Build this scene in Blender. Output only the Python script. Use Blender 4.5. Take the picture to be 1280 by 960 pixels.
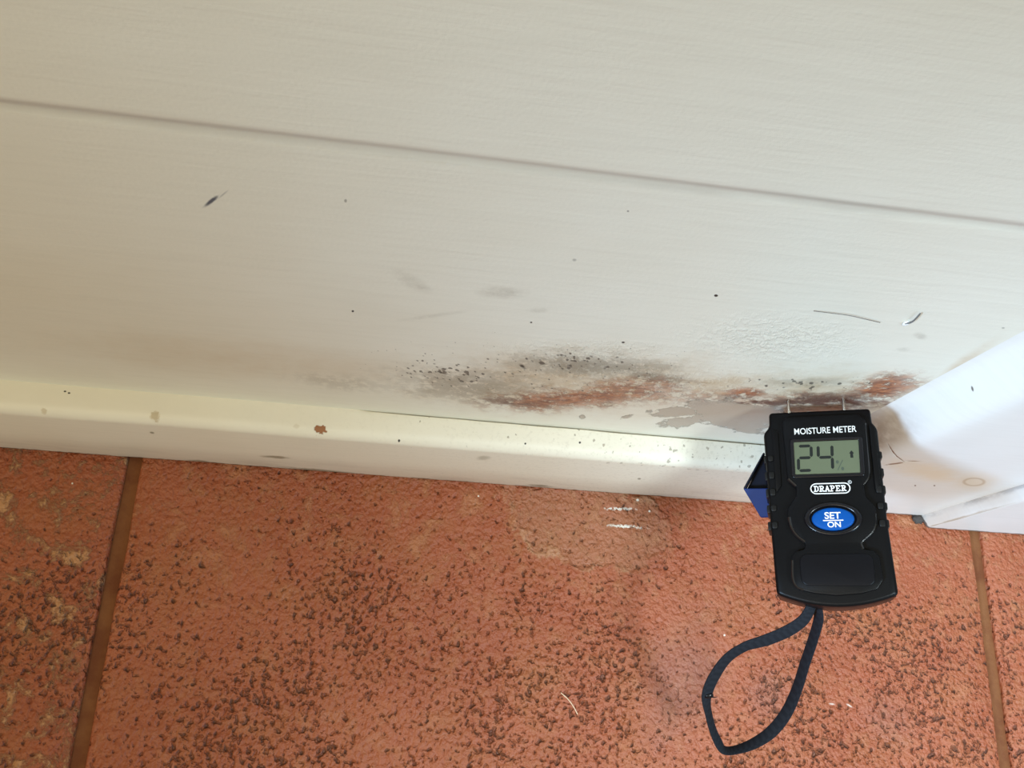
import bpy, bmesh, math, random
from mathutils import Matrix, Vector, noise as mnoise
random.seed(7)
for o in list(bpy.data.objects): bpy.data.objects.remove(o)
scene = bpy.context.scene
COL = scene.collection

# ------------------------------------------------------------------ camera
CAM_H, FPX = 0.40, 1090.0
RIGHT = Vector((0.987942, 0.041356, 0.149201))
DOWN = Vector((0.087932, -0.943038, -0.320853))
FWD = Vector((0.127433, 0.330104, -0.935303))
cam_data = bpy.data.cameras.new('camera')
cam_data.sensor_width = 36.0
cam_data.lens = FPX / 1280.0 * 36.0
cam_data.clip_start = 0.01
cam = bpy.data.objects.new('camera', cam_data)
COL.objects.link(cam)
m = Matrix((RIGHT, -DOWN, -FWD)).transposed().to_4x4()
m.translation = (0, 0, CAM_H)
cam.matrix_world = m
scene.camera = cam

# ------------------------------------------------------------------ light
world = bpy.data.worlds.new('room_light'); scene.world = world
world.use_nodes = True
bg = world.node_tree.nodes['Background']
bg.inputs['Color'].default_value = (1.0, 0.82, 0.46, 1)
bg.inputs['Strength'].default_value = 0.46

def aim(o, loc, target):
    o.location = loc
    o.rotation_euler = (Vector(target) - Vector(loc)).to_track_quat('-Z', 'Y').to_euler()

def area(name, loc, target, size, power, color):
    l = bpy.data.lights.new(name, 'AREA'); l.shape = 'RECTANGLE'
    l.size, l.size_y = size; l.energy = power; l.color = color
    o = bpy.data.objects.new(name, l); COL.objects.link(o); aim(o, loc, target); return o

area('ceiling_lamp_light', (-0.6, -0.7, 1.3), (0.05, 0.09, 0.08), (0.6, 0.6), 5.7, (1.0, 0.80, 0.48))
area('left_fill_light', (-1.1, -0.7, 0.6), (0.05, 0.09, 0.08), (0.6, 0.6), 1.2, (0.85, 1.0, 0.8))  # low fill added from the left to balance brightness, no actual lamp
area('window_light', (0.85, -0.6, 0.5), (0.15, 0.09, 0.08), (0.5, 0.5), 4.2, (0.20, 0.58, 1.0))
def spot(name, loc, target, size, energy, color, soft):
    sp = bpy.data.lights.new(name, 'SPOT'); sp.energy = energy; sp.color = color
    sp.spot_size = math.radians(size); sp.spot_blend = 1.0; sp.shadow_soft_size = soft
    o = bpy.data.objects.new(name, sp); COL.objects.link(o); aim(o, loc, target)
spot('daylight_shaft', (-0.62, -0.42, 0.66), (0.275, 0.085, 0.105), 22.5, 66, (0.46, 0.70, 1.0), 0.085)
spot('floor_fill_spot', (0.32, -0.38, 1.0), (0.225, -0.065, 0.0), 33, 58, (0.80, 0.95, 1.0), 0.12)  # unseen spot added to brighten the floor at the front and right

vs = scene.view_settings
vs.view_transform = 'Standard'; vs.look = 'None'; vs.gamma = 1.0; vs.use_curve_mapping = False
vs.exposure = 0.0

# ------------------------------------------------------------------ dimensions (metres)
FRONT_Y = 0.0904      # front face of the skirting strip
WALL_Y = 0.10244      # painted wall face
BEAD_H = 0.0631
GROOVE_Z = 0.2452
TILE_X0, TILE_X1 = -0.1110, 0.2906
GROUT = 0.0062
C0 = Vector((0, 0, CAM_H))

def project(p):
    q = Vector(p) - C0
    z = q.dot(FWD)
    return (640 + FPX * q.dot(RIGHT) / z, 480 + FPX * q.dot(DOWN) / z)

def on_plane(px, py, axis, val):
    r = RIGHT * ((px - 640) / FPX) + DOWN * ((py - 480) / FPX) + FWD
    t = (val - C0[axis]) / r[axis]
    return C0 + r * t

# ------------------------------------------------------------------ node helper
class NT:
    def __init__(s, name, rough=0.5, spec=0.5):
        s.mat = bpy.data.materials.new(name); s.mat.use_nodes = True
        s.t = s.mat.node_tree; s.n = s.t.nodes; s.l = s.t.links
        s.bsdf = s.n['Principled BSDF']
        s.bsdf.inputs['Roughness'].default_value = rough
        s.bsdf.inputs['Specular IOR Level'].default_value = spec
        s._pos = None; s._xyz = None
    def put(s, sock, v):
        if isinstance(v, bpy.types.NodeSocket): s.l.new(v, sock)
        elif v is not None: sock.default_value = v
    def math(s, op, a, b=None, c=None, clamp=False):
        n = s.n.new('ShaderNodeMath'); n.operation = op; n.use_clamp = clamp
        s.put(n.inputs[0], a)
        if b is not None: s.put(n.inputs[1], b)
        if c is not None: s.put(n.inputs[2], c)
        return n.outputs[0]
    def add(s, a, b): return s.math('ADD', a, b)
    def mul(s, a, b): return s.math('MULTIPLY', a, b)
    def mx(s, *a):
        r = a[0]
        for b in a[1:]: r = s.math('MAXIMUM', r, b)
        return r
    @property
    def pos(s):
        if s._pos is None: s._pos = s.n.new('ShaderNodeNewGeometry').outputs['Position']
        return s._pos
    @property
    def xyz(s):
        if s._xyz is None:
            n = s.n.new('ShaderNodeSeparateXYZ'); s.l.new(s.pos, n.inputs[0]); s._xyz = n.outputs
        return s._xyz
    def obj(s): return s.n.new('ShaderNodeTexCoord').outputs['Object']
    def scaled(s, sc, off=(0, 0, 0), vec=None):
        n = s.n.new('ShaderNodeVectorMath'); n.operation = 'MULTIPLY_ADD'
        s.put(n.inputs[0], vec or s.pos); n.inputs[1].default_value = sc; n.inputs[2].default_value = off
        return n.outputs[0]
    def noise(s, vec, scale, detail=3, rough=0.55, dist=0.0):
        n = s.n.new('ShaderNodeTexNoise'); s.put(n.inputs['Vector'], vec)
        n.inputs['Scale'].default_value = scale; n.inputs['Detail'].default_value = detail
        n.inputs['Roughness'].default_value = rough; n.inputs['Distortion'].default_value = dist
        return n.outputs['Fac']
    def voronoi(s, vec, scale, feature='F1', rnd=1.0):
        n = s.n.new('ShaderNodeTexVoronoi'); n.feature = feature; s.put(n.inputs['Vector'], vec)
        n.inputs['Scale'].default_value = scale; n.inputs['Randomness'].default_value = rnd
        return n
    def step(s, v, lo, hi, a=0.0, b=1.0):
        n = s.n.new('ShaderNodeMapRange'); n.interpolation_type = 'SMOOTHSTEP'
        s.put(n.inputs['Value'], v)
        for i, x in ((1, lo), (2, hi), (3, a), (4, b)): n.inputs[i].default_value = x
        return n.outputs[0]
    def lin(s, v, lo, hi, a=0.0, b=1.0):
        n = s.n.new('ShaderNodeMapRange'); s.put(n.inputs['Value'], v)
        for i, x in ((1, lo), (2, hi), (3, a), (4, b)): n.inputs[i].default_value = x
        return n.outputs[0]
    def mix(s, f, a, b):
        n = s.n.new('ShaderNodeMix'); n.data_type = 'RGBA'; s.put(n.inputs[0], f)
        for sock, v in ((n.inputs[6], a), (n.inputs[7], b)):
            s.put(sock, v if isinstance(v, bpy.types.NodeSocket) else (*v, 1.0))
        return n.outputs[2]
    def dot(s, vec, c):
        n = s.n.new('ShaderNodeVectorMath'); n.operation = 'DOT_PRODUCT'; s.put(n.inputs[0], vec)
        n.inputs[1].default_value = c; return n.outputs['Value']
    def ell(s, px, py, rx, ry, ang=0.0, axis=1, val=WALL_Y):
        """radius field (1 at the rim) of an elliptic mark lying on a plane; the mark's size on the
        plane is worked out once from where it sits, then fixed in place as constants"""
        p0 = on_plane(px, py, axis, val)
        ax = [i for i in range(3) if i != axis]
        a = math.radians(ang); h = 1e-4
        u = [0, 0, 0]; v = [0, 0, 0]
        base = project(p0)
        for i in ax:
            q = p0.copy(); q[i] += h
            pr = project(q)
            dx, dy = (pr[0] - base[0]) / h, (pr[1] - base[1]) / h
            u[i] = (dx * math.cos(a) + dy * math.sin(a)) / rx
            v[i] = (-dx * math.sin(a) + dy * math.cos(a)) / ry
        uu = s.math('ADD', s.dot(s.pos, u), -sum(u[i] * p0[i] for i in ax))
        vv = s.math('ADD', s.dot(s.pos, v), -sum(v[i] * p0[i] for i in ax))
        return s.math('SQRT', s.math('ADD', s.mul(uu, uu), s.mul(vv, vv)))
    def sheet(s, px, py, sx, sy, off=0.0, axis=1, val=WALL_Y):
        """texture coordinates on a plane with a fixed shear and stretch (stains run level along the skirting)"""
        p0 = on_plane(px, py, axis, val); h = 1e-4; base = project(p0); u = [0, 0, 0]; v = [0, 0, 0]
        for i in range(3):
            if i == axis: continue
            q = p0.copy(); q[i] += h; pr = project(q)
            u[i] = (pr[0] - base[0]) / h * sx; v[i] = (pr[1] - base[1]) / h * sy
        n = s.n.new('ShaderNodeCombineXYZ')
        s.put(n.inputs[0], s.add(s.dot(s.pos, u), off)); s.put(n.inputs[1], s.dot(s.pos, v)); n.inputs[2].default_value = off
        return n.outputs[0]
    def blob(s, r, soft=0.6, warp=None, amp=0.6):
        if warp is not None: r = s.math('MULTIPLY_ADD', s.add(warp, -0.5), amp * 2, r)
        return s.step(r, 1.0 - soft, 1.0, 1.0, 0.0)
    def bump(s, h, dist, strength=1.0, normal=None):
        n = s.n.new('ShaderNodeBump'); n.inputs['Distance'].default_value = dist
        n.inputs['Strength'].default_value = strength; s.put(n.inputs['Height'], h)
        if normal is not None: s.l.new(normal, n.inputs['Normal'])
        return n.outputs[0]
    def done(s, color=None, normal=None, rough=None):
        if color is not None: s.put(s.bsdf.inputs['Base Color'], color if isinstance(color, bpy.types.NodeSocket) else (*color, 1.0))
        if normal is not None: s.l.new(normal, s.bsdf.inputs['Normal'])
        if rough is not None: s.put(s.bsdf.inputs['Roughness'], rough)
        return s.mat

CREAM = (0.77, 0.745, 0.650)
CREAM2 = (0.74, 0.705, 0.600)

def paint_base(t, base=CREAM, base2=CREAM2):
    mott = t.noise(t.scaled((1, 1, 1)), 9, 3)
    c = t.mix(t.step(mott, 0.35, 0.65), base, base2)
    brush = t.noise(t.scaled((14, 14, 160)), 3.0, 4, 0.6)
    c = t.mix(t.mul(t.step(brush, 0.40, 0.70), 0.12), c, tuple(k * 0.80 for k in base2))
    grain = t.noise(t.pos, 900, 2)
    h = t.add(t.mul(brush, 0.8), t.mul(grain, 0.25))
    return c, h

# ---- wall: cream gloss, rust, mould and peeling near the foot
def wall_material():
    t = NT('wall_paint_stained', 0.42, 0.4)
    c, h = paint_base(t)
    SX = lambda a, b, o=0.0: t.sheet(850, 475, a, b, o)
    w1 = t.noise(SX(0.016, 0.045), 1, 7, 0.72)           # ragged outlines
    w2 = t.noise(SX(0.075, 0.19, 7.7), 1, 5, 0.72)   # grain of the stains
    w3 = t.noise(SX(0.03, 0.11, 3.3), 1, 4, 0.7)
    E = t.ell
    # soft shade of the joint between the boards, painted into the colour
    jw = t.noise(t.scaled((1, 1, 1)), 25, 3)
    jd = t.math('ABSOLUTE', t.add(t.xyz[2], t.math('MULTIPLY_ADD', t.add(jw, -0.5), 0.0016, -GROOVE_Z)))
    c = t.mix(t.mul(t.step(jd, 0.0006, 0.0030, 1.0, 0.0), t.lin(jw, 0.3, 0.7, 0.24, 0.44)), c, (0.30, 0.25, 0.21))
    # faint yellow-brown halo of damp
    halo = t.mx(t.mul(t.blob(E(730, 482, 300, 55, 0), 0.95, w1, 0.5), 1.0), t.blob(E(880, 485, 130, 30, 0), 0.95, w1, 0.5),
                t.mul(t.blob(E(1010, 492, 230, 42, 0), 0.95, w1, 0.5), 0.9),
                t.mul(t.blob(E(350, 455, 380, 34, 5), 0.9, w1, 0.4), 0.35),
                t.mul(t.blob(E(1195, 462, 75, 11, -36), 0.9, w1, 0.5), 0.7))
    c = t.mix(t.mul(halo, t.lin(w3, 0.3, 0.7, 0.5, 0.95)), c, (0.52, 0.375, 0.22))
    # scuffs on the paint above
    scuff = t.mx(t.blob(E(630, 366, 42, 10, 0), 0.9, w1, 0.6), t.blob(E(515, 352, 30, 10, 30), 0.9, w1, 0.7),
                 t.mul(t.blob(E(540, 395, 60, 4, -8), 0.9, w1, 0.6), 0.8), t.blob(E(672, 388, 18, 5, 0), 0.9, w1, 0.6), t.blob(E(1150, 420, 11, 6, 15), 0.7, w1, 0.5),
                 t.blob(E(1130, 437, 12, 4, 0), 0.9, w1, 0.5))
    c = t.mix(t.mul(t.mul(scuff, t.lin(w2, 0.35, 0.65, 0.25, 1.0)), 0.40), c, (0.32, 0.29, 0.23))
    # grey mould
    mould = t.mx(t.blob(E(740, 458, 150, 24, 2), 0.9, w1, 0.5), t.mul(t.blob(E(590, 482, 150, 36, 4), 0.95, w1, 0.5), 0.8),
                 t.mul(t.blob(E(815, 471, 80, 11, 8), 0.9, w1, 0.5), 1.0), t.mul(t.blob(E(430, 478, 120, 16, 6), 0.9, w1, 0.5), 0.35),
                 t.mul(t.blob(E(1010, 478, 90, 9, 0), 0.8, w1, 0.5), 0.5))
    mould = t.mul(mould, t.step(t.add(w2, t.mul(mould, 0.14)), 0.42, 0.60))
    c = t.mix(t.mul(mould, 0.72), c, (0.20, 0.175, 0.13))
    # rust
    rust = t.mx(t.blob(E(715, 499, 165, 22, -4), 0.85, w1, 0.6), t.mul(t.blob(E(795, 488, 100, 25, 0), 0.9, w1, 0.6), 0.85),
                t.blob(E(932, 491, 48, 10, 0), 0.8, w1, 0.5), t.blob(E(1100, 487, 74, 25, -12), 0.85, w1, 0.5),
                t.mul(t.blob(E(1000, 498, 110, 13, 0), 0.8, w1, 0.5), 0.6), t.mul(t.blob(E(880, 497, 80, 16, 0), 0.9, w1, 0.5), 0.5))
    rfac = t.mul(rust, t.step(t.add(w2, t.mul(rust, 0.15)), 0.48, 0.60))
    rcol = t.mix(t.step(t.noise(SX(0.05, 0.24, 21.0), 1, 4, 0.7), 0.38, 0.62), (0.17, 0.045, 0.020), (0.42, 0.15, 0.06))
    c = t.mix(t.mul(rfac, 0.93), c, rcol)
    # dark purple-brown crust close to the meter
    crust = t.mx(t.blob(E(1040, 502, 140, 16, 0), 0.85, w1, 0.6), t.blob(E(950, 503, 65, 10, 6), 0.8, w1, 0.6), t.mul(t.blob(E(640, 503, 60, 7, 3), 0.9, w1, 0.6), 0.8))
    c = t.mix(t.mul(crust, t.step(t.add(w3, t.mul(crust, 0.1)), 0.46, 0.60)), c, (0.13, 0.062, 0.045))
    # peeled paint, bare grey-brown plaster with a crisp edge
    pw = t.noise(SX(0.028, 0.075, 12.3), 1, 7, 0.68)
    peel = t.mx(t.blob(E(925, 521, 66, 17, 6), 0.10, pw, 1.3), t.blob(E(850, 528, 28, 7, -4), 0.12, pw, 1.5), t.blob(E(842, 515, 34, 7, 0), 0.12, pw, 1.6), t.blob(E(728, 522, 4, 3, 0), 0.3, w2, 1.2), t.blob(E(783, 521, 9, 2.5, -14), 0.3, w2, 1.2))
    c = t.mix(t.mul(peel, 0.85), c, (0.40, 0.335, 0.265))
    # black mould specks
    vd = t.voronoi(SX(0.15, 0.24, 1.9), 1)
    sz = t.step(t.noise(SX(0.12, 0.18, 5.1), 1, 3), 0.36, 0.66)
    dens = t.mx(t.blob(E(560, 468, 110, 26, 5), 0.9), t.blob(E(720, 452, 130, 18, 0), 0.8), t.mul(t.blob(E(1000, 480, 190, 14, 0), 0.9), 0.8), t.mul(t.blob(E(1150, 495, 40, 12, -20), 0.8), 1.0), t.mul(t.blob(E(700, 470, 420, 70, 3), 0.9), 0.45))
    spk = t.mul(t.step(t.math('SUBTRACT', vd.outputs['Distance'], t.mul(t.mul(sz, dens), 0.66)), -0.14, 0.04, 1.0, 0.0), t.step(dens, 0.02, 0.15))
    c = t.mix(t.mul(spk, 0.8), c, (0.06, 0.05, 0.04))
    # single marks
    dots = t.mx(t.blob(E(895, 369.5, 3.0, 1.9, 0), 0.4), t.blob(E(779, 428, 2.6, 1.4), 0.5), t.blob(E(664, 403, 1.8, 1.2), 0.5), t.blob(E(441, 389, 2, 1.6), 0.5),
                t.mul(t.blob(E(432, 251, 2.4, 3.0), 0.6), 0.5), t.mul(t.blob(E(785, 264, 2, 1.6), 0.6), 0.6), t.mul(t.blob(E(718, 325, 4, 2.4), 0.8), 0.4), t.mul(t.blob(E(1254, 410, 3, 1.5), 0.8), 0.5),
                t.mul(t.blob(E(553, 466, 9, 1.6, 15), 0.8, w2, 0.5), 0.8), t.blob(E(653, 458, 7, 3, 30), 0.8, w2, 0.6))
    c = t.mix(dots, c, (0.02, 0.018, 0.015))
    pen = t.mx(t.blob(E(264, 251.5, 15, 3.6, -37), 0.7, w2, 0.35), t.mul(t.blob(E(279, 243, 12, 1.8, -40), 0.9), 0.4))
    c = t.mix(t.mul(pen, 0.93), c, (0.05, 0.065, 0.095))
    # relief: blistered paint, flaking edges
    bl = t.mx(t.blob(E(730, 440, 170, 22, 0), 0.9), t.blob(E(960, 425, 170, 45, 0), 0.9), t.mul(t.blob(E(780, 480, 300, 45, 0), 0.9), 0.8))
    bn = t.step(t.noise(SX(0.13, 0.24, 9.4), 1, 4, 0.7), 0.42, 0.64)
    hh = t.add(t.mul(h, 0.22), t.add(t.mul(t.mul(bl, bn), 0.28), t.mul(peel, -0.8)))
    hh = t.add(hh, t.mul(rfac, t.mul(w2, 0.9)))
    flake = t.mul(t.mul(bl, t.step(bn, 0.6, 1.0)), 0.35)
    c = t.mix(flake, c, (0.86, 0.82, 0.70))
    return t.done(c, t.bump(hh, 0.0009, 0.8))

def bead_material():
    t = NT('skirting_gloss_paint', 0.5, 0.4)
    c, h = paint_base(t, (0.81, 0.765, 0.655), (0.77, 0.715, 0.595))
    x, y, z = t.xyz
    E = t.ell
    w1 = t.noise(t.pos, 160, 5, 0.65)
    w2 = t.noise(t.pos, 600, 4, 0.65)
    # specks of dirt on the ledge, denser towards the corner
    vd = t.voronoi(t.scaled((1, 0.75, 0.6)), 340)
    dens = t.step(x, -0.09, 0.13, 0.06, 1.0)
    sz = t.mul(t.step(t.noise(t.pos, 400, 3), 0.40, 0.68), dens)
    spk = t.mul(t.step(t.math('SUBTRACT', vd.outputs['Distance'], t.mul(sz, 0.42)), -0.08, 0.0, 1.0, 0.0), t.step(z, BEAD_H - 0.012, BEAD_H - 0.003))
    c = t.mix(t.mul(spk, 0.6), c, (0.20, 0.15, 0.09))
    c = t.mix(t.mul(t.mul(dens, t.step(w2, 0.5, 0.72)), 0.28), c, (0.42, 0.36, 0.27))
    # greyish film on the front near the floor
    film = t.mul(t.step(z, 0.0, 0.03, 1.0, 0.0), t.step(t.noise(t.scaled((0.5, 1, 2)), 60, 4), 0.42, 0.68))
    c = t.mix(t.mul(film, 0.35), c, (0.42, 0.36, 0.28))
    # scuffs low on the face
    scuff = t.mx(t.blob(E(345, 571, 24, 2.4, 4, 1, FRONT_Y), 0.8, w1, 0.7), t.blob(E(250, 577, 22, 2.6, 5, 1, FRONT_Y), 0.8, w1, 0.6), t.blob(E(400, 588, 70, 2.2, 5, 1, FRONT_Y), 0.8, w1, 0.7),
                 t.blob(E(675, 607, 20, 2.2, 4, 1, FRONT_Y), 0.8, w1, 0.6), t.mul(t.blob(E(604, 572, 12, 4, 0, 1, FRONT_Y), 0.8, w1, 0.5), 0.6), t.mul(t.blob(E(190, 541, 4, 1.6, 10, 1, FRONT_Y), 0.6), 1.0),
                 t.mul(t.blob(E(799, 598, 3, 1.5, 0, 1, FRONT_Y), 0.6), 1.0))
    c = t.mix(t.mul(scuff, 0.75), c, (0.20, 0.17, 0.10))
    # dirty line along the floor joint
    edge = t.step(t.math('SUBTRACT', z, t.mul(w1, 0.0040)), -0.0002, 0.0006, 1.0, 0.0)
    c = t.mix(t.mul(edge, 0.9), c, (0.10, 0.065, 0.04))
    # chips
    chip = t.blob(E(400, 536, 8.5, 5, 0, 2, BEAD_H), 0.2, w2, 0.9)
    c = t.mix(chip, c, (0.30, 0.12, 0.045))
    chip2 = t.mx(t.blob(E(193, 519, 7.5, 6.5, 0, 2, BEAD_H), 0.4, w2, 0.8), t.mul(t.blob(E(53, 512, 5, 4, 0, 2, BEAD_H), 0.5, w2, 0.7), 0.7), t.mul(t.blob(E(370, 532, 5, 3, 0, 2, BEAD_H), 0.5, w2, 0.7), 0.4))
    c = t.mix(t.mul(chip2, 0.75), c, (0.46, 0.36, 0.22))
    dk = t.mx(t.blob(E(81, 489, 2.2, 1.3, 0, 2, BEAD_H), 0.5), t.blob(E(86, 491, 2.2, 1.3, 0, 2, BEAD_H), 0.5), t.blob(E(499, 549, 1.8, 1.8, 0, 2, BEAD_H), 0.5), t.blob(E(725, 553, 1.8, 1.8, 0, 2, BEAD_H), 0.5), t.blob(E(657, 554, 1.6, 1.6, 0, 2, BEAD_H), 0.5))
    c = t.mix(dk, c, (0.03, 0.025, 0.02))
    hh = t.add(t.mul(h, 0.25), t.mul(chip, -1.0))
    return t.done(c, t.bump(hh, 0.0005, 0.6))

def pier_material():
    t = NT('pier_gloss_paint', 0.36, 0.5)
    c, h = paint_base(t, (0.76, 0.765, 0.745), (0.74, 0.735, 0.71))
    E = t.ell
    w1 = t.noise(t.pos, 140, 4, 0.6)
    w2 = t.noise(t.pos, 500, 4, 0.65)
    tint = t.mx(t.blob(E(1160, 590, 75, 16, 12, 1, FRONT_Y), 0.95, w1, 0.4), t.mul(t.blob(E(1215, 602, 42, 16, 0, 1, FRONT_Y), 0.9, w1, 0.3), 0.8))
    c = t.mix(t.mul(tint, 0.55), c, (0.72, 0.56, 0.34))
    r = E(1217.5, 602.5, 12.5, 4.6, 0, 1, FRONT_Y)
    ring = t.mul(t.step(r, 0.72, 0.98), t.step(r, 1.0, 1.3, 1.0, 0.0))
    c = t.mix(t.mul(ring, 0.5), c, (0.38, 0.26, 0.13))
    crack = t.mx(t.blob(E(1118, 580, 15, 1.1, -9, 1, FRONT_Y), 0.6, w2, 0.5), t.blob(E(1120, 571, 15, 0.9, 31, 1, FRONT_Y), 0.6, w2, 0.5), t.mul(t.blob(E(1142, 576.5, 12, 0.8, 2, 1, FRONT_Y), 0.7, w2, 0.5), 0.8))
    c = t.mix(t.mul(crack, 0.85), c, (0.20, 0.11, 0.05))
    dots = t.mx(t.blob(E(1144, 607, 1.6, 1.1, 0, 1, FRONT_Y), 0.6), t.blob(E(1168, 607, 1.6, 1.1, 0, 1, FRONT_Y), 0.6), t.mul(t.blob(E(1219, 511, 2, 1.4, 0, 1, FRONT_Y), 0.6), 0.9), t.mul(t.blob(E(1117, 537, 2, 1.5, 0, 1, FRONT_Y), 0.6), 0.8))
    c = t.mix(dots, c, (0.10, 0.08, 0.06))
    x, y, z = t.xyz
    edge = t.step(t.math('SUBTRACT', z, t.mul(w1, 0.0040)), -0.0002, 0.0006, 1.0, 0.0)
    c = t.mix(t.mul(edge, 0.9), c, (0.07, 0.055, 0.05))
    low = t.mul(t.step(y, 0.091, 0.096), t.mul(t.step(z, 0.09, 0.14, 1.0, 0.0), t.step(w1, 0.25, 0.6)))  # dirty stain on the return, darkened further to paint in the meter's shadow
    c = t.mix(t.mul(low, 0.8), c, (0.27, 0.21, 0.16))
    hh = t.add(t.mul(h, 0.22), t.mul(crack, -0.8))
    return t.done(c, t.bump(hh, 0.0005, 0.6))

def architrave_material():
    t = NT('architrave_paint', 0.36, 0.5)
    c, h = paint_base(t, (0.74, 0.75, 0.74), (0.71, 0.715, 0.70))
    x, y, z = t.xyz
    w1 = t.noise(t.scaled((1, 1, 0.35)), 170, 5, 0.65)
    # worn arris: bare grey timber shows through in places
    arris = t.math('ABSOLUTE', t.add(x, -0.2669))
    worn = t.mul(t.step(t.math('SUBTRACT', arris, t.mul(w1, 0.0022)), -0.0010, -0.0004, 1.0, 0.0), t.step(t.noise(t.scaled((1, 1, 1)), 34, 2), 0.40, 0.56))
    c = t.mix(t.mul(worn, 0.8), c, (0.40, 0.33, 0.25))
    grime = t.mul(t.step(y, 0.0875, 0.0900), t.step(w1, 0.42, 0.62))
    c = t.mix(t.mul(grime, 0.6), c, (0.30, 0.30, 0.30))
    edge = t.step(t.math('SUBTRACT', z, t.mul(w1, 0.0040)), -0.0002, 0.0006, 1.0, 0.0)
    c = t.mix(t.mul(edge, 0.9), c, (0.07, 0.055, 0.05))
    return t.done(c, t.bump(t.add(t.mul(h, 0.25), t.mul(worn, -0.6)), 0.0005, 0.6))

def tile_material():
    t = NT('terracotta_tile', 0.5, 0.6)
    p = t.pos
    x, y, z = t.xyz
    oi = t.n.new('ShaderNodeObjectInfo').outputs['Random']
    n1 = t.noise(p, 11, 4, 0.6)
    n2 = t.noise(t.scaled((1, 1, 1), (3, 1, 0)), 38, 5, 0.65)
    n3 = t.noise(t.scaled((1, 1, 1), (0, 7, 0)), 170, 4, 0.6)
    c = t.mix(t.step(n1, 0.36, 0.64), (0.270, 0.056, 0.015), (0.320, 0.080, 0.029))
    c = t.mix(t.mul(t.step(n2, 0.45, 0.7), 0.5), c, (0.285, 0.085, 0.020))
    c = t.mix(t.mul(t.step(n3, 0.45, 0.75), 0.35), c, (0.39, 0.135, 0.060))
    # pitted band and smooth band of the clay
    smooth = t.step(t.add(y, t.mul(t.add(n1, -0.5), 0.10)), 0.030, 0.075)
    edge_l = t.step(t.math('ABSOLUTE', t.add(x, 0.225)), 0.10, 0.13, 0.55, 1.0)
    zone = t.step(t.noise(t.scaled((1, 1, 1), (9, 2, 0)), 17, 3, 0.6), 0.34, 0.60)
    pa = t.noise(t.scaled((1.0, 0.85, 1)), 430, 1.5, 0.5, 0.25)
    pb = t.noise(t.scaled((1, 1, 1), (4, 4, 0)), 300, 3, 0.6, 0.5)
    clus = t.step(t.noise(t.scaled((1, 1, 1), (1, 12, 0)), 42, 3, 0.6), 0.50, 0.66)
    thr = t.add(t.mul(zone, 0.100), t.add(t.mul(smooth, -0.10), 0.318))
    pit_a = t.lin(t.math('SUBTRACT', pa, thr), -0.15, 0.05, 1.0, 0.0)
    pit_b = t.lin(t.math('SUBTRACT', pb, t.add(t.add(thr, -0.045), t.mul(clus, 0.075))), -0.13, 0.04, 1.0, 0.0)
    pit = t.mx(pit_a, pit_b)
    # ochre patches where the surface has worn, mostly on the tile at the left
    left = t.step(x, -0.116, -0.112, 1.0, 0.0)
    vn = t.noise(t.scaled((1, 1, 1), (2, 6, 0)), 95, 7, 0.72, 0.3)
    vein = t.mul(t.step(vn, 0.50, 0.62), t.add(t.add(0.12, t.mul(smooth, 0.16)), t.mul(left, 0.62)))
    c = t.mix(vein, c, (0.46, 0.235, 0.105))
    E = t.ell
    wv = t.noise(p, 60, 4, 0.6)
    r = t.math('MULTIPLY_ADD', t.add(wv, -0.5), 1.3, E(735, 655, 110, 52, 12, 2, 0.0))
    rim = t.mul(t.step(r, 0.80, 0.97), t.step(r, 0.97, 1.08, 1.0, 0.0))
    inside = t.step(r, 0.8, 1.0, 1.0, 0.0)
    c = t.mix(t.mul(inside, 0.35), c, (0.30, 0.15, 0.075))
    c = t.mix(t.mul(t.mul(rim, t.step(n2, 0.42, 0.6)), 0.45), c, (0.45, 0.27, 0.15))
    # purplish fired patches
    purp = t.mx(t.blob(E(855, 850, 75, 120, 15, 2, 0.0), 0.95, wv, 0.5), t.mul(t.blob(E(960, 870, 40, 50, 0, 2, 0.0), 0.9, wv, 0.4), 0.7), t.mul(t.blob(E(1110, 900, 60, 40, 30, 2, 0), 0.9, wv, 0.5), 0.5))
    c = t.mix(t.mul(purp, 0.38), c, (0.20, 0.10, 0.085))
    # dirt caught in the pits
    c = t.mix(t.mul(t.step(pit, 0.22, 0.85), 0.68), c, (0.080, 0.026, 0.011))
    # white paint smears by the skirting
    wn = t.noise(t.scaled((1, 1, 1), (8, 8, 0)), 700, 3, 0.7)
    pm = t.mx(t.blob(E(775, 636, 38, 3.4, 1, 2, 0.0), 0.9), t.blob(E(782, 658, 42, 3.8, 4, 2, 0.0), 0.9), t.mul(t.blob(E(1065, 757, 26, 6, -4, 2, 0.0), 0.9), 0.8))
    pm = t.mul(pm, t.step(t.add(wn, t.mul(pm, 0.18)), 0.58, 0.66))
    fl = t.mx(t.blob(E(797, 625, 2.4, 2.0, 0, 2, 0.0), 0.5), t.blob(E(812, 639, 1.6, 1.6, 0, 2, 0), 0.5), t.blob(E(598, 620, 1.4, 1.4, 0, 2, 0), 0.5), t.blob(E(90, 604, 1.5, 1.5, 0, 2, 0), 0.5), t.blob(E(906, 794, 1.6, 1.6, 0, 2, 0), 0.5), t.mul(t.blob(E(1040, 880, 5, 1.5, 10, 2, 0), 0.8), 0.6), t.mul(t.blob(E(1062, 882, 6, 1.5, 30, 2, 0), 0.8), 0.6))
    c = t.mix(t.mx(pm, fl), c, (0.72, 0.68, 0.62))
    h = t.add(t.mul(pit, -0.85), t.add(t.mul(n3, 0.35), t.add(t.mul(t.noise(p, 620, 3, 0.6), 0.26), t.add(t.mul(vein, 0.25), t.mul(pa, 0.55)))))
    h = t.add(h, t.mul(rim, 0.25))
    hsv = t.n.new('ShaderNodeHueSaturation'); t.l.new(c, hsv.inputs['Color'])
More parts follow.
